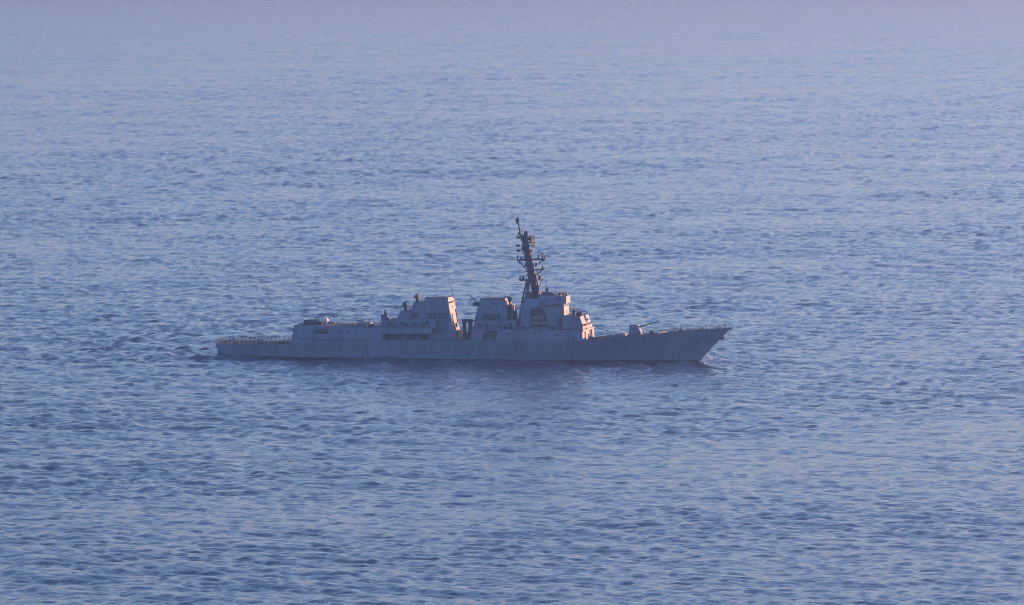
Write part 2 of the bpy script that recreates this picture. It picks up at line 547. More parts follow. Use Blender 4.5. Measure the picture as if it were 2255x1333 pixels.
m = MB(); m.add([(x0 - 1.2, -1.0, z0 - 0.6), (x1, -0.12, z1 - 0.6), (x1, 0.12, z1 - 0.6), (x0 - 1.2, 1.0, z0 - 0.6), (x0, -1.0, z0 + 0.3), (x1 + 0.2, -0.12, z1 + 0.15), (x1 + 0.2, 0.12, z1 + 0.15), (x0, 1.0, z0 + 0.3)],
             [(0, 1, 2, 3), (4, 5, 6, 7), (0, 1, 5, 4), (1, 2, 6, 5), (2, 3, 7, 6), (3, 0, 4, 7)])
m.build('bullnose', 'paint', hull)

def railing(xa, xb, wfun, zfun, h=1.1, step=1.6, rails=(0.4, 0.75, 1.1), name='guard_rail', r=0.035, lean=0.0, both=True):
    for s in ((-1, 1) if both else (-1,)):
        m = MB()
        n = max(2, int(round((xb - xa) / step)))
        prev = None
        for i in range(n + 1):
            x = xa + (xb - xa) * i / n
            y = s * wfun(x); z = zfun(x)
            p = [(x, y + s * lean * k / h, z + k) for k in rails]
            m.tube((x, y, z - 0.05), (x, y + s * lean, z + h), r * 1.25, n=4)
            if prev:
                for a, b in zip(prev, p): m.tube(a, b, r * 0.8, n=3)
            prev = p
        m.build(name, 'dark', ship)
railing(0.6, X_STEP - 1.0, lambda x: deck_b(x) - 0.15, deck_z, h=1.25, step=1.3, rails=(0.25, 0.5, 0.75, 1.0, 1.25), r=0.05)
railing(SX(1300, -8), SX(1596, -1), lambda x: max(0.3, deck_b(x) - 0.25), deck_z, h=1.05, step=2.0)
# folded flight-deck safety nets over the transom
m = MB()
for i in range(10):
    y = -6.8 + i * 1.5
    m.tube((0.3, y, deck_z(0) - 0.1), (-0.5, y, deck_z(0) + 1.2), 0.05, n=4)
for k in range(4):
    m.tube((0.2 - 0.2 * k, -6.9, deck_z(0) + 0.1 + 0.33 * k), (0.2 - 0.2 * k, 6.9, deck_z(0) + 0.1 + 0.33 * k), 0.04, n=4)
m.build('safety_net', 'dark', ship)

def chock(x, s=-1):
    z = deck_z(x); b = deck_b(x) - 0.7
    m = MB(); m.tube((x - 0.45, s * b, z), (x - 0.45, s * b, z + 0.65), 0.2, n=8); m.tube((x + 0.45, s * b, z), (x + 0.45, s * b, z + 0.65), 0.2, n=8)
    m.box(x - 0.8, x + 0.8, s * b - 0.3, s * b + 0.3, z, z + 0.12)
    m.build('mooring_bollard', 'dark', ship)
for px in (520, 575, 622, 1312, 1342, 1440, 1500, 1540, 1575): chock(SX(px, -7))

def wlin(w0, z0, k): return lambda z: w0 - k * (z - z0)
def prof(pts, w0, z0, k):
    """photograph readings along the near side face -> ship profile, together with the half-width law"""
    out = []
    for px, py in pts:
        y = -w0
        for _ in range(4):
            x, z = survey(px, py, y); y = -(w0 - k * (z - z0))
        out.append((x, z))
    return out, wlin(w0, z0, k)

ZD = deck_z(60)                       # main deck amidships
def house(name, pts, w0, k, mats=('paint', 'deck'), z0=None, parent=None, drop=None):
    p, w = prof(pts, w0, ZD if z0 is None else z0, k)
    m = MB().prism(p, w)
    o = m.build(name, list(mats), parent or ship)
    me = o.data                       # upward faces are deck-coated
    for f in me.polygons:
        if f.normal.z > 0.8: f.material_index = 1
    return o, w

# ---- after deckhouse
aft, w_aft = house('after_deckhouse', [(640.5, 757), (648, 717), (724, 718.5), (800, 722), (842, 722), (842, 757)], 9.15, 0.17)
def on_side(name, px0, px1, py0, py1, w, mtl, parent, thick=0.06, sink=0.05):
    """a plate lying on the near (and far) sloping side"""
    obs = []
    x0, z1 = survey(px0, py0, -8); x1, z0 = survey(px1, py1, -8)
    for it in range(3):
        x0, z1 = survey(px0, py0, -w(z1)); x1, z0 = survey(px1, py1, -w(z0))
    for s in (-1,):
        m = MB()
        a = [(x0, s * (w(z0) - sink), z0), (x1, s * (w(z0) - sink), z0), (x1, s * (w(z0) + thick), z0), (x0, s * (w(z0) + thick), z0)]
        b = [(x0, s * (w(z1) - sink), z1), (x1, s * (w(z1) - sink), z1), (x1, s * (w(z1) + thick), z1), (x0, s * (w(z1) + thick), z1)]
        m.loft([a, b]); obs.append(m.build(name, mtl, parent))
    return obs[0]
on_side('sponson_shadow_plate', 692, 723, 729.5, 735, w_aft, 'dark', aft, 0.05)  # dark plate standing in for the shade beneath the gun sponson
on_side('rub_strip', 700, 700.7, 722, 729, w_aft, 'fit', aft)
on_side('rubbing_strake', 660, 800, 746.3, 747.2, w_aft, 'fit', aft, 0.12)
for px, py in ((752, 733), (766, 731), (786, 735)):
    on_side('vent_cover', px - 2.5, px + 2.5, py - 2, py + 2, w_aft, 'fit', aft)
zt = SZ(718, -7)
railing(SX(650, -8), SX(684, -8), lambda x: 7.8, lambda x: SZ(717.4, -7.8), h=0.9, step=1.2)
railing(SX(728, -8), SX(800, -8), lambda x: 7.6, lambda x: lin(x, [(SX(728, -7.6), SZ(719, -7.6)), (SX(800, -7.6), SZ(722.3, -7.6))]), h=0.9)

def ciws(px, py_base, y, name='close_in_gun', body='white', s=1.0, yaw=0.0):
    """gun mount: base ring, fork, white radome drum with domed top, and a barrel cluster"""
    x, z = survey(px, py_base, y)
    root = MB()
    root.lathe((0, 0, 0), [(1.15, -0.1), (1.15, 0.3), (0.9, 0.4), (0.5, 0.42)], n=16)
    o = root.build(name, 'paint', ship)
    o.location = (x, y, z); o.scale = (s, s, s); o.rotation_euler = (0, 0, yaw)
    for t in (-1, 1):
        f = MB(); f.box(-0.5, 0.4, t * 1.08 - 0.1, t * 1.08 + 0.1, 0.2, 1.2, sl=0.05); f.build('fork_arm', 'paint', o)
    d = MB(); d.lathe((-0.1, 0, 0.4), [(0.8, 0), (0.95, 0.2), (0.96, 1.1), (0.85, 1.45), (0.55, 1.72), (0.2, 1.82), (0.02, 1.84)], n=18)
    d.build('radome', body, o)
    b = MB(); b.box(0.6, 1.15, -0.3, 0.3, 0.55, 1.1); b.tube((1.1, 0, 0.8), (2.4, 0, 0.9), 0.13, 0.11)
    b.build('gun_barrel', 'dark', o)
    return o
# after gun mount on its raised platform
plat, w_plat = house('gun_platform', [(671, 719), (676, 713), (703, 712), (706, 719)], 3.2, 0.1)
ciws(716, 717.5, -0.8, s=1.15)
x0, z0 = survey(692, 728, -8.6); x1, z1 = survey(723, 723.2, -8.6)
m = MB(); m.loft([[(x0 + 0.5, -8.5, z0 - 0.3), (x1 - 0.5, -8.5, z0 - 0.3), (x1 - 0.5, -7.4, z0 - 0.3), (x0 + 0.5, -7.4, z0 - 0.3)], [(x0, -9.4, z1), (x1, -9.4, z1), (x1, -7.4, z1), (x0, -7.4, z1)]]); m.build('gun_sponson', 'paint', aft)
m = MB(); x, z = survey(692, 711, -2); m.box(x - 1.6, x + 1.4, -3.2, -0.8, z - 0.3, z + 1.0, sl=0.2); m.tube((x + 0.8, -2, z), (x + 0.8, -2, z + 2.8), 0.07, 0.05)
m.build('ammunition_locker', 'fit', ship)
m = MB(); x, z = survey(679, 713, -2); m.box(x - 1.2, x + 0.7, -3, -1, z - 0.2, z + 1.1, sl=0.12); m.build('deck_locker', 'dark', ship)
m = MB(); x, z = survey(703, 712, -4); m.tube((x, -4, z - 1), (x, -4, z + 1.2), 0.12, n=6); m.box(x - 0.9, x + 0.9, -4.3, -3.7, z - 0.6, z + 0.5); m.build('reel', 'dark', ship)
# missile hatch block and fittings before the step
hatch, w_h = house('hatch_block', [(783, 723), (784.5, 711.5), (806, 713), (808, 723)], 4.5, 0.05)
m = MB(); x, z = survey(799, 713, -3); m.tube((x, -3, z - 0.3), (x, -3, z + 0.9), 0.22, 0.12); m.build('mushroom_vent', 'dark', ship)
m = MB(); x, z = survey(757, 720, -5); m.box(x - 0.8, x + 0.8, -5.4, -4.5, z - 0.5, z + 0.45, sl=0.1); m.build('deck_locker', 'dark', ship)
m = MB(); x, z = survey(817, 717, -5)
m.tube((x - 0.8, -5, z), (x + 0.8, -5, z + 0.05), 0.42, n=10); m.box(x - 0.5, x + 0.5, -5.3, -4.7, z - 0.8, z); m.build('life_raft', 'dark', ship)

# ---- middle deckhouse under the after funnel: recessed side deck, overhanging walkway, upper tiers
rec, w_rec = house('recessed_side_house', [(806, 752), (806, 732), (1002, 732), (1006, 752)], 6.6, 0.0)
walk, w_walk = house('walkway_tier', [(800, 735.5), (803, 722), (846, 721), (952, 722), (950, 735.5)], 8.7, 0.06)
mid, w_mid = house('middle_deckhouse', [(835, 724), (840, 708), (856, 704.5), (958, 703), (960, 724)], 7.3, 0.1)
tier, w_tier = house('director_tier', [(873, 706), (881, 686), (905.5, 686), (910, 668), (936, 668), (936, 706)], 4.9, 0.07, z0=SZ(706))
railing(SX(806, -8.5), SX(946, -8.5), lambda x: 8.3, lambda x: SZ(721.5, -8.3), h=1.0, step=1.7)
railing(SX(856, -7), SX(874, -7), lambda x: 5.6, lambda x: SZ(704, -5.6), h=0.95, step=1.0)
railing(SX(882, -4), SX(904, -4), lambda x: 3.6, lambda x: SZ(686, -3.6), h=0.95, step=1.0)
railing(SX(911, -4), SX(934, -4), lambda x: 2.6, lambda x: SZ(668, -2.6), h=0.95, step=1.0)
on_side('air_louvre', 905, 922, 688, 700, w_tier, 'louvre', tier, 0.05)
for px0, px1 in ((828, 836), (852, 858), (868, 884), (902, 914), (926, 940)):
    on_side('side_locker', px0, px1, 737.5, 749, w_rec, 'fit' if px0 in (828, 902) else 'dark', rec, 0.5)
for px in (820, 845, 876, 898, 922, 945):
    on_side('deck_stanchion', px, px + 1.3, 735, 750.5, lambda z: 8.6, 'paint', rec, 0.1)
m = MB(); x, z = survey(809, 739, -9); m.lathe((0, 0, 0), [(0.3, -0.12), (0.5, -0.12), (0.5, 0.12), (0.3, 0.12)], n=14)
o = m.build('lifebuoy', 'canister', ship); o.location = (x, -9.05, z); o.rotation_euler = (math.pi / 2, 0, 0)
for px, py, a in ((858, 713, 3), (884, 711, 2.5), (893, 716, 3.5), (912, 712, 4), (931, 714, 3), (870, 719, 2), (941, 709, 2.5)):
    on_side('equipment_box', px - a, px + a, py - 2.6, py + 3.4, w_mid, 'fit' if a > 2.8 else 'dark', mid, 0.55)
# whip-mast director aft of the tiers
x, z = survey(849, 706, -1.5)
m = MB(); m.lathe((x, -1.5, z - 0.4), [(1.25, 0), (1.0, 1.0), (0.75, 1.5), (0.55, 1.55), (0.42, 2.7), (0.3, 3.3), (0.05, 3.5)], n=12)
m.box(x - 1.3, x - 0.3, -2.2, -0.8, z, z + 1.7, sl=0.1)
m.build('fire_control_sight', 'fit', ship)

def illuminator(px, py, y, name='radar_illuminator'):
    """slanted dish on a post, looking up and aft"""
    x, z = survey(px, py, y)
    m = MB(); m.lathe((0, 0, 0), [(0.72, -0.1), (0.55, 0.3), (0.45, 0.9), (0.42, 1.9)], n=12)
    o = m.build(name, 'fit', ship); o.location = (x, y, z)
    h = MB(); h.box(-0.5, 0.5, -0.5, 0.5, 1.2, 2.2, sl=0.08); h.build('pivot_head', 'dark', o)
    d = MB(); d.lathe((0, 0, 0), [(0.25, -0.3), (0.7, -0.2), (1.25, 0.0), (1.34, 0.1), (1.28, 0.13), (0.7, 0.0), (0.05, -0.08)], n=20)
    dd = d.build('dish', 'dark', o); dd.location = (-0.28, 0, 2.3); dd.rotation_euler = (0, R(-42), 0)
    return o
illuminator(892.5, 686, -1.8)
illuminator(919, 668, 0.0)

# ---- after funnel
fun2, w_f2 = house('after_funnel', [(930, 704), (932, 668), (936.5, 657), (986, 656), (999.5, 744), (957, 744), (945, 722)], 4.9, 0.075, z0=SZ(722))
on_side('funnel_rim', 936, 986.3, 655.2, 657.2, w_f2, 'dark', fun2, 0.1)
for i in range(4):
    a = 941 + i * 11.6
    on_side('louvre', a, a + 10.0, 689, 702.5, w_f2, 'louvre', fun2, 0.05)
for px, py in ((954, 720), (972, 727), (962, 738), (983, 712)):
    on_side('access_door', px - 1.7, px + 1.7, py - 4, py + 4, w_f2, 'fit', fun2, 0.06)
for i in range(3):
    xx = SX(945 + 15 * i, 0); zz = SZ(656.5, 0)
    m = MB(); m.box(xx - 0.8, xx + 0.8, -2.0, 2.0, zz - 0.5, zz + 0.1); m.build('uptake', 'dark', fun2)
# fittings on the funnel's forward face, catching the sun
def on_front(name, dz0, dz1, y0, y1, pa, pb, mtl, parent, thick=0.3):
    """block on a forward face whose near-side edge runs from reading pa to reading pb"""
    (xa, za), (xb, zb) = pa, pb
    X = lambda z: xa + (xb - xa) * (z - za) / (zb - za)
    m = MB(); m.loft([[(X(dz0) - 0.05, y0, dz0), (X(dz0) + thick, y0, dz0), (X(dz0) + thick, y1, dz0), (X(dz0) - 0.05, y1, dz0)],
                      [(X(dz1) - 0.05, y0, dz1), (X(dz1) + thick, y0, dz1), (X(dz1) + thick, y1, dz1), (X(dz1) - 0.05, y1, dz1)]])
    return m.build(name, mtl, parent)
p1, _ = prof([(986, 656), (999.5, 744)], 4.9, SZ(722), 0.075)
zz = lambda py: SZ(py, -3)
on_front('ledge', zz(667.5), zz(665.5), -4.0, 4.4, p1[0], p1[1], 'dark', fun2, 0.9)
on_front('vent_grille', zz(680), zz(676), -0.6, 1.6, p1[0], p1[1], 'fit', fun2, 0.12)
on_front('ladder', zz(722), zz(684), 3.2, 3.6, p1[0], p1[1], 'dark', fun2, 0.25)
on_front('pipe_run', zz(744), zz(690), -2.4, -2.0, p1[0], p1[1], 'fit', fun2, 0.2)
on_front('door', zz(734), zz(724), 1.2, 2.4, p1[0], p1[1], 'fit', fun2, 0.08)
m = MB(); x, z = survey(1007, 746, -2.5); m.box(x - 1.2, x + 0.7, -4.5, 3.5, z - 0.3, z + 2.3, sl=0.15); m.build('winch_house', 'paint', ship)
m = MB(); x, z = survey(1008, 727, 1); m.tube((x - 0.6, 1, z - 2.0), (x - 0.6, 1, z + 1.8), 0.35, 0.3); m.box(x - 0.9, x + 0.1, 0.3, 1.7, z + 0.9, z + 2.1, sl=0.1); m.build('davit_arm', 'paint', ship)
def whip(pa, pb, y, name='whip_antenna', r=0.06):
    a = survey(*pa, y); b = survey(*pb, y)
    m = MB(); m.tube((a[0], y, a[1]), (b[0], y, b[1]), r, r * 0.5, n=6)
    m.lathe((a[0], y, a[1] - 0.15), [(0.2, 0), (0.16, 0.7), (0.08, 0.8)], n=8)
    return m.build(name, 'fit', ship)
whip((998, 656), (987.5, 604), -2.5, r=0.12)
whip((1050, 668), (1030, 646), -4.2, r=0.17)
whip((697, 716), (696, 698), -3.5, r=0.04)

# ---- boat deck between the funnels: twin king posts with a cross beam, and a boat
def king_posts():
    xa, z0 = survey(1019, 750, -6.2); xb, z1 = survey(1040, 704, -6.2)
    m = MB(); m.box(xa, xa + 1.05, -6.8, -5.6, z0, z1, sl=0.04)
    o = m.build('king_post', 'dark', ship)
    m = MB(); m.box(xb - 1.15, xb, -6.8, -5.6, z0, z1, sl=0.04); m.build('king_post', 'dark', ship)
    m = MB(); m.box(xa - 0.1, xb + 0.1, -6.9, -5.5, z1 - 0.75, z1 + 0.1); m.tube((xb, -6.2, z1 - 0.35), (xb + 0.9, -6.2, z1 - 0.35), 0.18)
    m.build('cross_beam', 'dark', ship)
    m = MB(); m.box(xa + 0.8, xb - 0.9, -6.6, -5.8, z0, z0 + 2.5); m.build('hoist_housing', 'dark', ship)
king_posts()

# ---- forward funnel
base, w_base = house('boat_deck_house', [(1036, 752), (1040, 727), (1046, 706), (1136, 706), (1140, 752)], 7.2, 0.08)
fun1, w_f1 = house('forward_funnel', [(1044, 708), (1055.5, 662), (1059, 658), (1112, 658), (1119, 708)], 4.6, 0.075, z0=SZ(708))
on_side('funnel_rim', 1058.6, 1112.2, 657.2, 659.6, w_f1, 'dark', fun1, 0.1)
for i in range(4):
    a = 1063 + i * 10.2
    on_side('louvre', a, a + 9.0, 691, 704, w_f1, 'louvre', fun1, 0.05)
on_side('identity_plate', 1083, 1090, 667, 673, w_f1, 'fit', fun1, 0.06)
on_side('louvre_hood', 1104, 1116.5, 695.5, 707, w_f1, 'paint', fun1, 0.6)
for i in range(3):
    xx = SX(1066 + 16 * i, 0); zz_ = SZ(658, 0)
    m = MB(); m.box(xx - 0.85, xx + 0.85, -1.9, 1.9, zz_ - 0.5, zz_ + 0.12); m.build('uptake', 'dark', fun1)
p2, _ = prof([(1112, 658), (1119, 708)], 4.6, SZ(708), 0.075)
on_front('ledge', zz(673), zz(671), -4.2, 4.2, p2[0], p2[1], 'dark', fun1, 1.0)
on_front('vent_box', zz(700), zz(675), -1.0, 0.8, p2[0], p2[1], 'dark', fun1, 0.9)
on_front('pipe_run', zz(704), zz(674), 1.6, 2.0, p2[0], p2[1], 'fit', fun1, 0.5)
m = MB(); x, z = survey(1050, 672, -3.8); m.box(x - 0.9, x + 0.9, -4.6, -3.2, z - 0.3, z + 0.8, sl=0.1); m.build('antenna_bracket', 'dark', fun1)
x, z = survey(1122.5, 662, 1.0)
m = MB(); m.lathe((x, 1.0, z - 0.6), [(0.35, -1.5), (0.35, 0.2), (0.75, 0.5), (0.85, 1.0), (0.7, 1.5), (0.35, 1.8), (0.03, 1.88)], n=16)
m.build('satellite_dome', 'fit', ship)
# fittings between the forward funnel and the bridge block
for px, py, h, y in ((1124, 706, 3.2, 0.5), (1130, 704, 4.2, 2.0), (1135, 706, 3.0, -2.5), (1127, 700, 2.2, -4)):
    x, z = survey(px, py, y); m = MB(); m.box(x - 0.45, x + 0.45, y - 0.6, y + 0.6, z - 0.5, z + h, sl=0.08); m.build('exhaust_stub', 'fit', ship)
for px in (1052, 1068, 1082, 1094, 1109, 1122):
    on_side('side_locker', px, px + random.uniform(4, 9), 712, 724, w_base, random.choice(['fit', 'dark', 'paint']), base, 0.5)
on_side('breezeway_door', 1064, 1072, 735, 750, w_base, 'dark', base, 0.1)
on_side('boat_rack_shelf', 1073, 1096, 729, 732, w_base, 'dark', base, 1.0)
on_side('boat_rack_shelf', 1073, 1096, 737, 740, w_base, 'dark', base, 1.0)
on_side('locker_door', 1067, 1072, 728, 734, w_base, 'paint', base, 0.4)
railing(SX(1046, -7), SX(1134, -7), lambda x: 6.2, lambda x: SZ(706, -6.2), h=1.0, step=1.6)

# ---- forward superstructure
low, w_low = house('forward_deckhouse', [(1092, 753), (1096, 727), (1240, 728), (1282, 729), (1283.5, 752)], 9.25, 0.15)
for px, py in ((1118, 736), (1142, 730.5), (1160, 731), (1177, 733), (1228, 738), (1252, 740)):
    on_side('vent_cover', px - 3, px + 3, py - 1.8, py + 1.8, w_low, 'fit', low, 0.08)
on_side('watertight_door', 1262, 1266, 738, 749, w_low, 'fit', low, 0.08)
walk2, w_walk2 = house('side_gallery', [(1100, 730), (1100, 725.5), (1284, 727), (1284, 731)], 8.9, 0.0)
railing(SX(1102, -8.9), SX(1282, -8.9), lambda x: 8.7, lambda x: SZ(726, -8.7), h=1.0, step=1.7)

def octo(xa, xf, w, ca, cf, z):
    return [(xa, -(w - ca), z), (xa + ca, -w, z), (xf - cf, -w, z), (xf, -(w - cf), z), (xf, w - cf, z), (xf - cf, w, z), (xa + ca, w, z), (xa, w - ca, z)]
def oct_block(name, a, b, mats=('paint', 'deck')):
    o = MB().loft([octo(*a), octo(*b)]).build(name, list(mats), ship)
    for f in o.data.polygons:
        if f.normal.z > 0.8: f.material_index = 1
    return o
z_a, z_b, z_c, z_d = SZ(728, -8), SZ(676, -7), SZ(657, -6), SZ(649, -4)
XA, XF = SX(1136, -4.5), SX(1245, -4.0)
spy = oct_block('radar_deckhouse', (XA, XF, 8.7, 4.2, 4.4, z_a), (XA + 1.2, XF - 0.5, 8.0, 4.0, 4.2, z_b))
aftb = oct_block('after_radar_tower', (XA + 1.2, SX(1200, -5), 7.9, 4.0, 1.0, z_b - 0.02), (SX(1151, -3.5), SX(1196, -5), 6.6, 3.6, 1.0, SZ(656, -5)))
XBa, XBf = SX(1193, -6.5), SX(1246, -3.6)
z_w0, z_w1 = SZ(676.5, -7), SZ(670, -7)
bridge = oct_block('pilot_house', (XBa, XF - 0.5, 8.0, 0.6, 4.2, z_b + 0.02), (XBa, XF - 0.9, 7.4, 0.6, 4.0, SZ(659, -6)))
roof = oct_block('bridge_roof', (XBa - 0.4, XF - 0.1, 7.9, 0.6, 4.2, SZ(668, -6)), (XBa - 0.4, XF - 0.2, 7.8, 0.6, 4.2, SZ(666.5, -6)))
# raised sensor house above the bridge
top = oct_block('sensor_house', (SX(1183, -4), SX(1238, -3), 5.2, 1.5, 2.6, SZ(660, -5)), (SX(1186, -4), SX(1231, -3), 4.4, 1.5, 2.4, SZ(649.5, -4)))
# window strip: each pane along the side, the slanted corner and the front
def window_row():
    zt0, zt1 = SZ(674.5, -7), SZ(669, -7)
    wz = lambda z: 8.0 - 0.6 * (z - z_b) / (SZ(659, -6) - z_b)
    xf = lambda z: XF - 0.5 - 0.4 * (z - z_b) / (SZ(659, -6) - z_b)
    def corner(i, z, out=0.03):
        w = wz(z) + out; x = xf(z) + out
        return [(XBa + 0.8, -w), (x - 4.2, -w), (x, -(w - 4.2)), (x, w - 4.2), (x - 4.2, w), (XBa + 0.8, w)][i]
    for seg, n in ((0, 5), (1, 4), (2, 6), (3, 4), (4, 5)):
        for i in range(n):
            ring = []
            for out in (-0.1, 0.04):
                r = []
                for z, ts in ((zt0, (i + 0.08, i + 0.92)), (zt1, (i + 0.92, i + 0.08))):
                    a, b = corner(seg, z, out), corner(seg + 1, z, out)
                    for t in ts:
                        t /= n
                        r.append((a[0] + (b[0] - a[0]) * t, a[1] + (b[1] - a[1]) * t, z))
                ring.append(r)
            MB().loft(ring).build('window_pane', 'glass', bridge)
window_row()
# phased-array face on each slanted corner: a thin octagonal plate
def array_face(cx, cy, cz, yaw, tilt, size):
    m = MB(); r0 = [(size * math.cos(math.pi / 8 + i * math.pi / 4), size * math.sin(math.pi / 8 + i * math.pi / 4), -0.1) for i in range(8)]
    r1 = [(a, b, 0.08) for a, b, c in r0]
    m.loft([r0, r1]); o = m.build('array_antenna_face', 'paint', spy)
    o.location = (cx, cy, cz); o.rotation_euler = (0, math.pi / 2 - tilt, yaw)
zmid = (z_a * 0.35 + z_b * 0.65)
fr = (zmid - z_a) / (z_b - z_a)
wm = 8.7 - 0.7 * fr; xfm = XF - 0.5 * fr; xam = XA + 1.2 * fr
for s in (-1, 1):
    array_face(xfm - 2.15, s * (wm - 2.15), zmid, s * R(45), R(4), 1.9)
    array_face(xam + 2.05, s * (wm - 2.05), zmid, math.pi - s * R(45), R(7), 1.9)
# galleries, rafts and lockers on the near side of the radar deckhouse
def side_box(name, px0, px1, py0, py1, y0, y1, mtl, parent=ship):
    xa, zt_ = survey(px0, py0, y0); xb, zb_ = survey(px1, py1, y0)
    m = MB(); m.box(xa, xb, y0, y1, zb_, zt_, sl=min(0.08, (xb - xa) * 0.2)); return m.build(name, mtl, parent)
side_box('signal_gallery', 1164, 1203, 689, 692, -9.0, -7.6, 'dark', spy)
side_box('signal_gallery', 1166, 1206, 716, 718.5, -9.3, -7.6, 'dark', spy)
for px0, px1, py0, py1, mt in ((1168, 1176, 681, 688, 'dark'), (1178, 1187, 675, 683, 'fit'), (1183, 1195, 683, 689, 'dark'), (1196, 1202, 680, 688, 'fit'), (1167, 1174, 693, 700, 'fit'), (1197, 1204, 696, 708, 'dark'), (1168, 1173, 704, 714, 'fit')):
    side_box('signal_locker', px0, px1, py0, py1, -8.7, -7.4, mt, spy)
def raft(px, py, y):
    x, z = survey(px, py, y)
    m = MB(); n = 10
    rings = []
    for xx, r in ((-0.75, 0.25), (-0.62, 0.4), (0, 0.42), (0.62, 0.4), (0.75, 0.25)):
        rings.append([(x + xx, y + r * math.cos(2 * math.pi * i / n), z + r * math.sin(2 * math.pi * i / n)) for i in range(n)])
    m.loft(rings)
    m.box(x - 0.5, x + 0.5, y - 0.3, y + 0.6, z - 0.62, z - 0.42)
    m.build('life_raft_canister', 'canister', ship)
for px, py in ((1176, 702.5), (1187.5, 701.5), (1180, 712), (1199, 714)): raft(px, py, -8.9)
side_box('gallery_bracket', 1172, 1194, 705.5, 707, -9.4, -7.8, 'dark', spy)
for px in (1108, 1121, 1136, 1150, 1214, 1226): side_box('deck_locker', px, px + 5, 719, 727, -8.4, -7.2, random.choice(['fit', 'dark', 'paint']), spy)
for px in (1143, 1147):
    side_box('ladder', px, px + 1, 690, 726, -5.4, -4.9, 'fit', spy)

# lower forward block ahead of the bridge, with its gun mount and directors
fb, w_fb = house('forward_gun_house', [(1238, 731), (1240, 696), (1277, 697.5), (1283, 716), (1284, 731)], 6.8, 0.07, z0=SZ(730))
pf, _ = prof([(1282, 716), (1283.5, 752)], 6.8, SZ(730), 0.07)
fr2, w_fr2 = house('front_bulkhead_house', [(1262, 731), (1264, 717), (1283, 717), (1284.5, 752), (1262, 752)], 7.6, 0.05)
pfr, _ = prof([(1283, 717), (1284.5, 752)], 7.6, ZD, 0.05)
for y0, y1, a, b, mt in ((-5.2, -4.2, 748, 727, 'fit'), (-0.6, 0.6, 750, 733, 'dark'), (2.5, 3.2, 748, 722, 'fit'), (4.6, 5.6, 744, 726, 'dark'), (-3.0, -2.2, 724, 719, 'dark')):
    on_front('bulkhead_fitting', SZ(a, -3), SZ(b, -3), y0, y1, pfr[0], pfr[1], mt, fr2, 0.35)
on_front('ledge', SZ(713, -3), SZ(710.5, -3), -6.2, 6.2, pf[0], pf[1], 'dark', fb, 1.2)
railing(SX(1246, -6), SX(1276, -6), lambda x: 5.4, lambda x: SZ(697, -5.4), h=1.0, step=1.2)
# dark plate painting in the gun mount's shadow on the bridge front
on_front('gun_shadow_plate', SZ(688, 0), SZ(681, 0), -1.0, 1.4, (XF, z_a), (XF - 0.5, z_b), 'louvre', spy, 0.06)
ciws(1288, 708, 0.3, s=0.85)
illum = illuminator(1264, 697, -3.2); illum.rotation_euler = (0, 0, math.pi); illum.scale = (0.95, 0.95, 0.85)
x, z = survey(1276, 698, -3.6)
m = MB(); m.lathe((x, -3.6, z - 0.2), [(0.8, 0), (0.8, 0.6), (0.95, 0.7), (0.95, 1.3), (0.6, 1.65), (0.1, 1.7)], n=12); m.build('optical_director', 'dark', ship)
x, z = survey(1272, 696, -1); m = MB(); m.tube((x, -1, z - 0.3), (x - 0.3, -1, z + 1.6), 0.1); m.build('flag_halyard_post', 'white', ship)

# lit upper block over the bridge windows
up = oct_block('upper_lookout', (SX(1228, -4), SX(1247, -3.2), 4.6, 0.8, 1.2, SZ(667, -4)), (SX(1229, -4), SX(1246.5, -3.2), 4.2, 0.8, 1.2, SZ(651, -4)))
for px, py, y in ((1240, 650, -2.5), (1246, 650, 1), (1233, 650, -1)):
    x, z = survey(px, py, y); m = MB(); m.tube((x, y, z - 0.4), (x, y, z + 0.9), 0.16); m.box(x - 0.4, x + 0.4, y - 0.4, y + 0.4, z + 0.1, z + 0.65, sl=0.06); m.build('searchlight', 'dark', ship)
railing(SX(1200, -5), SX(1240, -5), lambda x: 4.2, lambda x: SZ(650, -4.2), h=0.9, step=1.2)

# roof equipment
side_box('equipment_cabin', 1156, 1169, 642, 657, -3.5, 0.5, 'fit', ship)
m = MB(); x, z = survey(1203, 650, -1.5); m.lathe((x, -1.5, z - 0.4), [(1.6, 0), (1.55, 0.8), (1.2, 1.3), (0.4, 1.5), (0.2, 1.55)], n=14); m.build('director_base', 'fit', ship)
m = MB(); x, z = survey(1204, 643, -1.5); m.tube((x, -1.5, z - 0.8), (x, -1.5, z + 1.5), 0.28, 0.2); m.box(x - 0.3, x + 0.7, -1.9, -1.1, z + 0.3, z + 1.0, sl=0.08); m.build('director_head', 'dark', ship)
m = MB(); x, z = survey(1214, 650, -2); m.lathe((x, -2, z - 0.3), [(0.7, 0), (0.75, 0.5), (0.5, 1.0), (0.1, 1.15)], n=12); m.build('radome', 'fit', ship)

# ---- the mast
def P(px, py, y=0.0):
    x, z = survey(px, py, y); return (x, y, z)
mast_rings = []
for pl, pr, py, wy in ((1173.5, 1191, 657, 1.15), (1171.5, 1189, 640, 1.1), (1167.5, 1184.5, 618, 1.05), (1162, 1178, 596, 1.0), (1157, 1172.5, 572, 0.95), (1153.5, 1167.5, 550, 0.85), (1149.5, 1163.5, 532, 0.75), (1147.8, 1158, 518, 0.6)):
    a, b = P(pl, py), P(pr, py)
    c, h = (a[0] + b[0]) / 2, (b[0] - a[0]) / 2
    z = a[2]
    mast_rings.append([(c - h, -wy * 0.5, z), (c + h, -wy * 0.55, z), (c + h, wy * 0.55, z), (c - h, wy * 0.5, z)])
mast = MB().loft(mast_rings).build('mast', 'mast', ship)
m = MB()
m.tube(P(1150, 530), P(1143.5, 503), 0.42, 0.28); m.tube(P(1143.5, 503), P(1139.5, 478), 0.28, 0.12)
m.build('pole_mast', 'mast', mast)
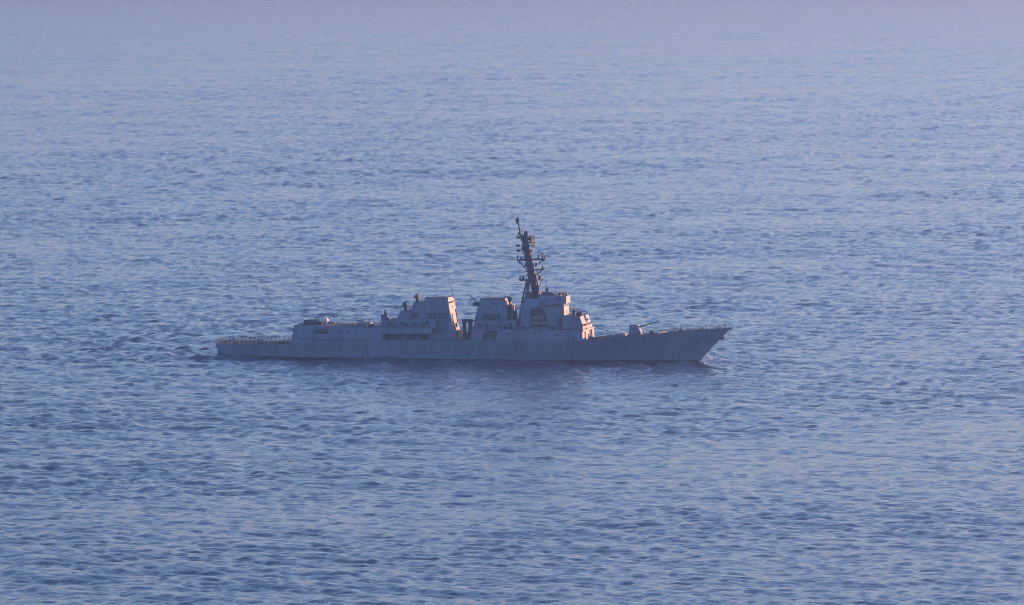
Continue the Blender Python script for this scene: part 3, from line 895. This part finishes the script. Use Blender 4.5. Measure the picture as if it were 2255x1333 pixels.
a = P(1139.8, 493); m = MB(); m.lathe(a, [(0.2, 0), (0.5, 0.3), (0.62, 0.9), (0.5, 1.5), (0.25, 1.75), (0.22, 2.1)], n=12); m.build('beacon_antenna', 'mast', mast)
a = P(1158.5, 523); m = MB(); m.lathe(a, [(0.75, -0.9), (0.8, 0), (0.7, 0.6), (0.72, 1.1), (0.6, 1.6), (0.3, 1.95), (0.03, 2.05)], n=14); m.build('radome', 'mast', mast)
# forward-looking surface radar: curved lattice dish
m = MB()
c = np.array(P(1170, 533))
def ring_pts(t):
    w = 1.7 * math.sqrt(max(0.05, 1 - t * t))
    return [(c[0] + 0.55 * (u * u) * (1 - 0.4 * t * t) + 0.45 * t * t - 0.28 * t, u * w, c[2] + 1.75 * t) for u in (-1, -0.5, 0, 0.5, 1)]
for i in range(9):
    t = (i - 4) / 4
    row = ring_pts(t)
    for a, b in zip(row[:-1], row[1:]): m.tube(a, b, 0.085, n=5)
    if i < 8:
        for a, b in zip(row, ring_pts((i - 3) / 4)): m.tube(a, b, 0.1, n=5)
m.tube((c[0], 0, c[2]), (c[0] + 1.1, 0, c[2] - 0.4), 0.1, n=5)
m.tube(P(1160, 537), tuple(c), 0.3); m.build('radar_dish', 'dark', mast)
m = MB(); m.box(*(lambda a: (a[0] - 1.2, a[0] + 1.7, -1.3, 1.3, a[2] - 0.12, a[2] + 0.12))(P(1160, 541))); m.build('radar_platform', 'dark', mast)

# yards run athwart the ship, swept so that both arms show
def yard(pl, pr, py_l, py_r, yl, yr, name='yard', r=0.26):
    m = MB(); a, b = P(pl, py_l, yl), P(pr, py_r, yr)
    m.tube(a, b, r, r, n=8); return m.build(name, 'dark', mast)
yard(1139, 1200, 573.5, 570.5, -3.5, 3.5)
yard(1145, 1195, 617.5, 616, -4.0, 4.0)
yard(1172, 1197, 594, 593.5, 1.0, 1.5, r=0.18)
yard(1154, 1166, 599, 598, -1.5, -0.6, r=0.15)
def strut(a, b, r=0.16, name='strut'):
    m = MB(); m.tube(a, b, r, r, n=6); return m.build(name, 'dark', mast)
strut(P(1200, 571, 3.5), P(1173, 590, 0.3), 0.2)
strut(P(1142, 575, -3.2), P(1163, 598, -0.5), 0.17)
strut(P(1196, 594, 1.5), P(1178, 607, 0.2), 0.18)
strut(P(1193, 619, 3.5), P(1185, 636, 0.8), 0.12)
strut(P(1166, 598, -0.8), P(1160, 640, -1.6), 0.24, 'mast_leg')
strut(P(1160, 619, -2.2), P(1149, 668, -5.0), 0.3, 'mast_leg')
strut(P(1167, 619, 2.2), P(1160, 656, 5.0), 0.26, 'mast_leg')
def yard_antenna(px, py0, py1, y, r=0.2, head=0.0):
    a, b = P(px, py0, y), P(px, py1, y)
    m = MB(); m.tube(a, b, r, r * 0.7, n=8)
    if head: m.box(a[0] - head, a[0] + head, y - 0.3, y + 0.3, b[2] - 0.15, b[2] + 0.15)
    return m.build('yard_antenna', 'dark', mast)
yard_antenna(1139.5, 574, 562, -3.5, 0.24)
yard_antenna(1194.5, 572, 559, 3.0, 0.22, 0.45)
yard_antenna(1199.5, 571, 563, 3.5, 0.16)
yard_antenna(1145.5, 619, 608, -4.0, 0.3)
yard_antenna(1187.5, 617, 606, 2.6, 0.26)
yard_antenna(1195.5, 594, 586, 1.5, 0.42)
yard_antenna(1198, 594, 591, 1.2, 0.5)
yard_antenna(1150.5, 520, 503, -0.4, 0.08)
yard_antenna(1174, 530, 515, 0.6, 0.06)
for px, py, w_, y in ((1143, 523, 4.5, -1.2), (1142, 541, 4.0, -1.5), (1143, 552, 4.5, -1.6)):
    a, b = P(px - w_, py, y), P(px + w_ + 6, py, y * 0.4)
    m = MB(); m.tube(a, b, 0.13, n=6); m.box(a[0] - 0.1, a[0] + 0.8, y - 0.35, y + 0.35, a[2] - 0.4, a[2] + 0.35, sl=0.05); m.build('side_arm', 'dark', mast)
for px, py in ((1140, 517),): 
    m = MB(); a = P(1144, 518, -0.3); m.lathe(a, [(0.35, 0), (0.5, 0.4), (0.3, 0.9), (0.05, 1.0)], n=10); m.build('navigation_light', 'dark', mast)
for px, py, y, w_, h_ in ((1152, 547, -1.0, 0.5, 0.5), (1157, 566, -1.2, 0.35, 0.6), (1170, 553, 0.9, 0.45, 0.5), (1181, 583, 0.8, 0.4, 0.45), (1189, 611, 2.2, 0.35, 0.5), (1152, 612, -3.0, 0.3, 0.6), (1165, 604, -1.2, 0.5, 0.4), (1148, 570, -2.6, 0.3, 0.55), (1186, 566, 2.0, 0.3, 0.6), (1166, 525, 0.8, 0.5, 0.7)):
    a = P(px, py, y); m = MB(); m.box(a[0] - w_, a[0] + w_, y - 0.35, y + 0.35, a[2] - h_, a[2] + h_, sl=0.08); m.tube(a, (P(px, py, 0)[0] + 0.001, y * 0.3, a[2]), 0.1, n=5); m.build('mast_sensor', 'dark', mast)
for py, r_ in ((556, 1.5), (604, 1.9), (630, 1.6)):
    a = P({556: 1162, 604: 1174, 630: 1180}[py], py, 0); m = MB(); m.box(a[0] - r_, a[0] + r_, -1.5, 1.5, a[2] - 0.09, a[2] + 0.09); m.build('mast_platform', 'dark', mast)
# stays from the yard ends
for a, b in ((P(1139, 573, -3.5), P(1145.5, 610, -4.0)), (P(1199, 571, 3.5), P(1205, 640, 3.0))):
    m = MB(); m.tube(a, b, 0.03, n=4); m.build('halyard', 'dark', mast)
# ledges and boxes breaking the mast's edges
for px, py in ((1164, 560), (1174, 601), (1178, 625), (1160, 585), (1183, 646)):
    a = P(px, py, -1.1); m = MB(); m.box(a[0] - 0.6, a[0] + 0.5, -1.5, -0.8, a[2] - 0.4, a[2] + 0.45, sl=0.06); m.build('mast_box', 'dark', mast)

# ---- foredeck: gun and hatches
def main_gun():
    b = []
    xa, z0 = survey(1384, 741, -1.7); xb, z1 = survey(1403, 715.5, -1.7); xf, _ = survey(1410, 738, -1.7)
    zk = z0 + (z1 - z0) * 0.35
    r = lambda x0, x1, w, c, z: octo(x0, x1, w, c, c, z)
    m = MB().loft([r(xa, xf, 1.75, 0.5, z0 - 0.2), r(xa, xf + 0.05, 1.75, 0.5, zk), r(xa + 0.15, xb, 1.45, 0.45, z1)])
    o = m.build('gun_turret', 'paint', ship)
    g0, g1 = P(1406, 720.5, 0), P(1451, 708, 0)
    m = MB(); m.tube(g0, tuple(np.array(g0) * 0.65 + np.array(g1) * 0.35), 0.26, 0.2, n=12); m.tube(tuple(np.array(g0) * 0.65 + np.array(g1) * 0.35), g1, 0.16, 0.12, n=12); m.tube(tuple(np.array(g0) * 0.03 + np.array(g1) * 0.97), g1, 0.17, 0.17)
    m.build('gun_barrel', 'dark', o)
    m = MB(); m.lathe(((xa + xf) / 2, 0, deck_z(xa)), [(2.1, -0.5), (2.1, (z0 - deck_z(xa)) - 0.15), (1.9, (z0 - deck_z(xa)) - 0.1)], n=20); m.build('barbette', 'paint', o)
    m = MB(); a = P(1405, 722, 0); m.box(a[0] - 0.9, a[0] + 0.25, -0.35, 0.35, a[2] - 0.9, a[2] + 0.5, sl=0.05); m.build('gun_shield', 'fit', o)
main_gun()
m = MB(); x0, z0 = survey(1352, 743, -4); x1, z1 = survey(1372, 741, -4); zz0 = deck_z(x0) + 0.02
m.box(x0, x1, -3.8, 3.8, zz0 - 0.3, zz0 + 0.75, sl=0.15); o = m.build('missile_launch_deck', 'paint', ship)
for i in range(4):
    for j in range(5):
        xx = x0 + 0.3 + i * (x1 - x0 - 0.6) / 4; yy = -3.4 + j * 1.38
        m = MB(); m.box(xx, xx + (x1 - x0 - 0.6) / 4 - 0.12, yy, yy + 1.25, zz0 + 0.7, zz0 + 0.85); m.build('launch_hatch', 'fit', o)
m = MB(); x, z = survey(1302, 748, -5); m.box(x - 0.7, x + 0.7, -5.6, -4.4, z - 0.6, z + 0.9, sl=0.12); m.build('deck_locker', 'fit', ship)
m = MB(); x, z = survey(1436, 738, 0); m.lathe((x, -1.5, deck_z(x) - 0.1), [(0.7, 0), (0.5, 0.4), (0.5, 0.8), (0.75, 1.0), (0.7, 1.1)], n=12); m.build('capstan', 'dark', ship)
m = MB(); x, z = survey(1502, 732, 0); m.tube((x, -1.2, deck_z(x)), (x, -1.2, deck_z(x) + 1.3), 0.2, 0.15); m.box(x - 0.6, x + 0.6, -1.7, -0.7, deck_z(x), deck_z(x) + 0.5); m.build('windlass', 'dark', ship)
# wave-breaker plate across the foredeck
m = MB(); x = SX(1470, 0); zb = deck_z(x) - 0.05
m.add([(x, 0, zb), (x - 1.8, -5.2, zb), (x - 1.8, 5.2, zb), (x + 0.1, 0, zb + 0.55), (x - 1.7, -5.2, zb + 0.5), (x - 1.7, 5.2, zb + 0.5), (x + 0.12, 0, zb), (x + 0.2, 0, zb + 0.55)],
      [(0, 1, 4, 3), (0, 3, 5, 2), (6, 1, 4, 7), (6, 7, 5, 2)])
m.build('breakwater', 'paint', ship)
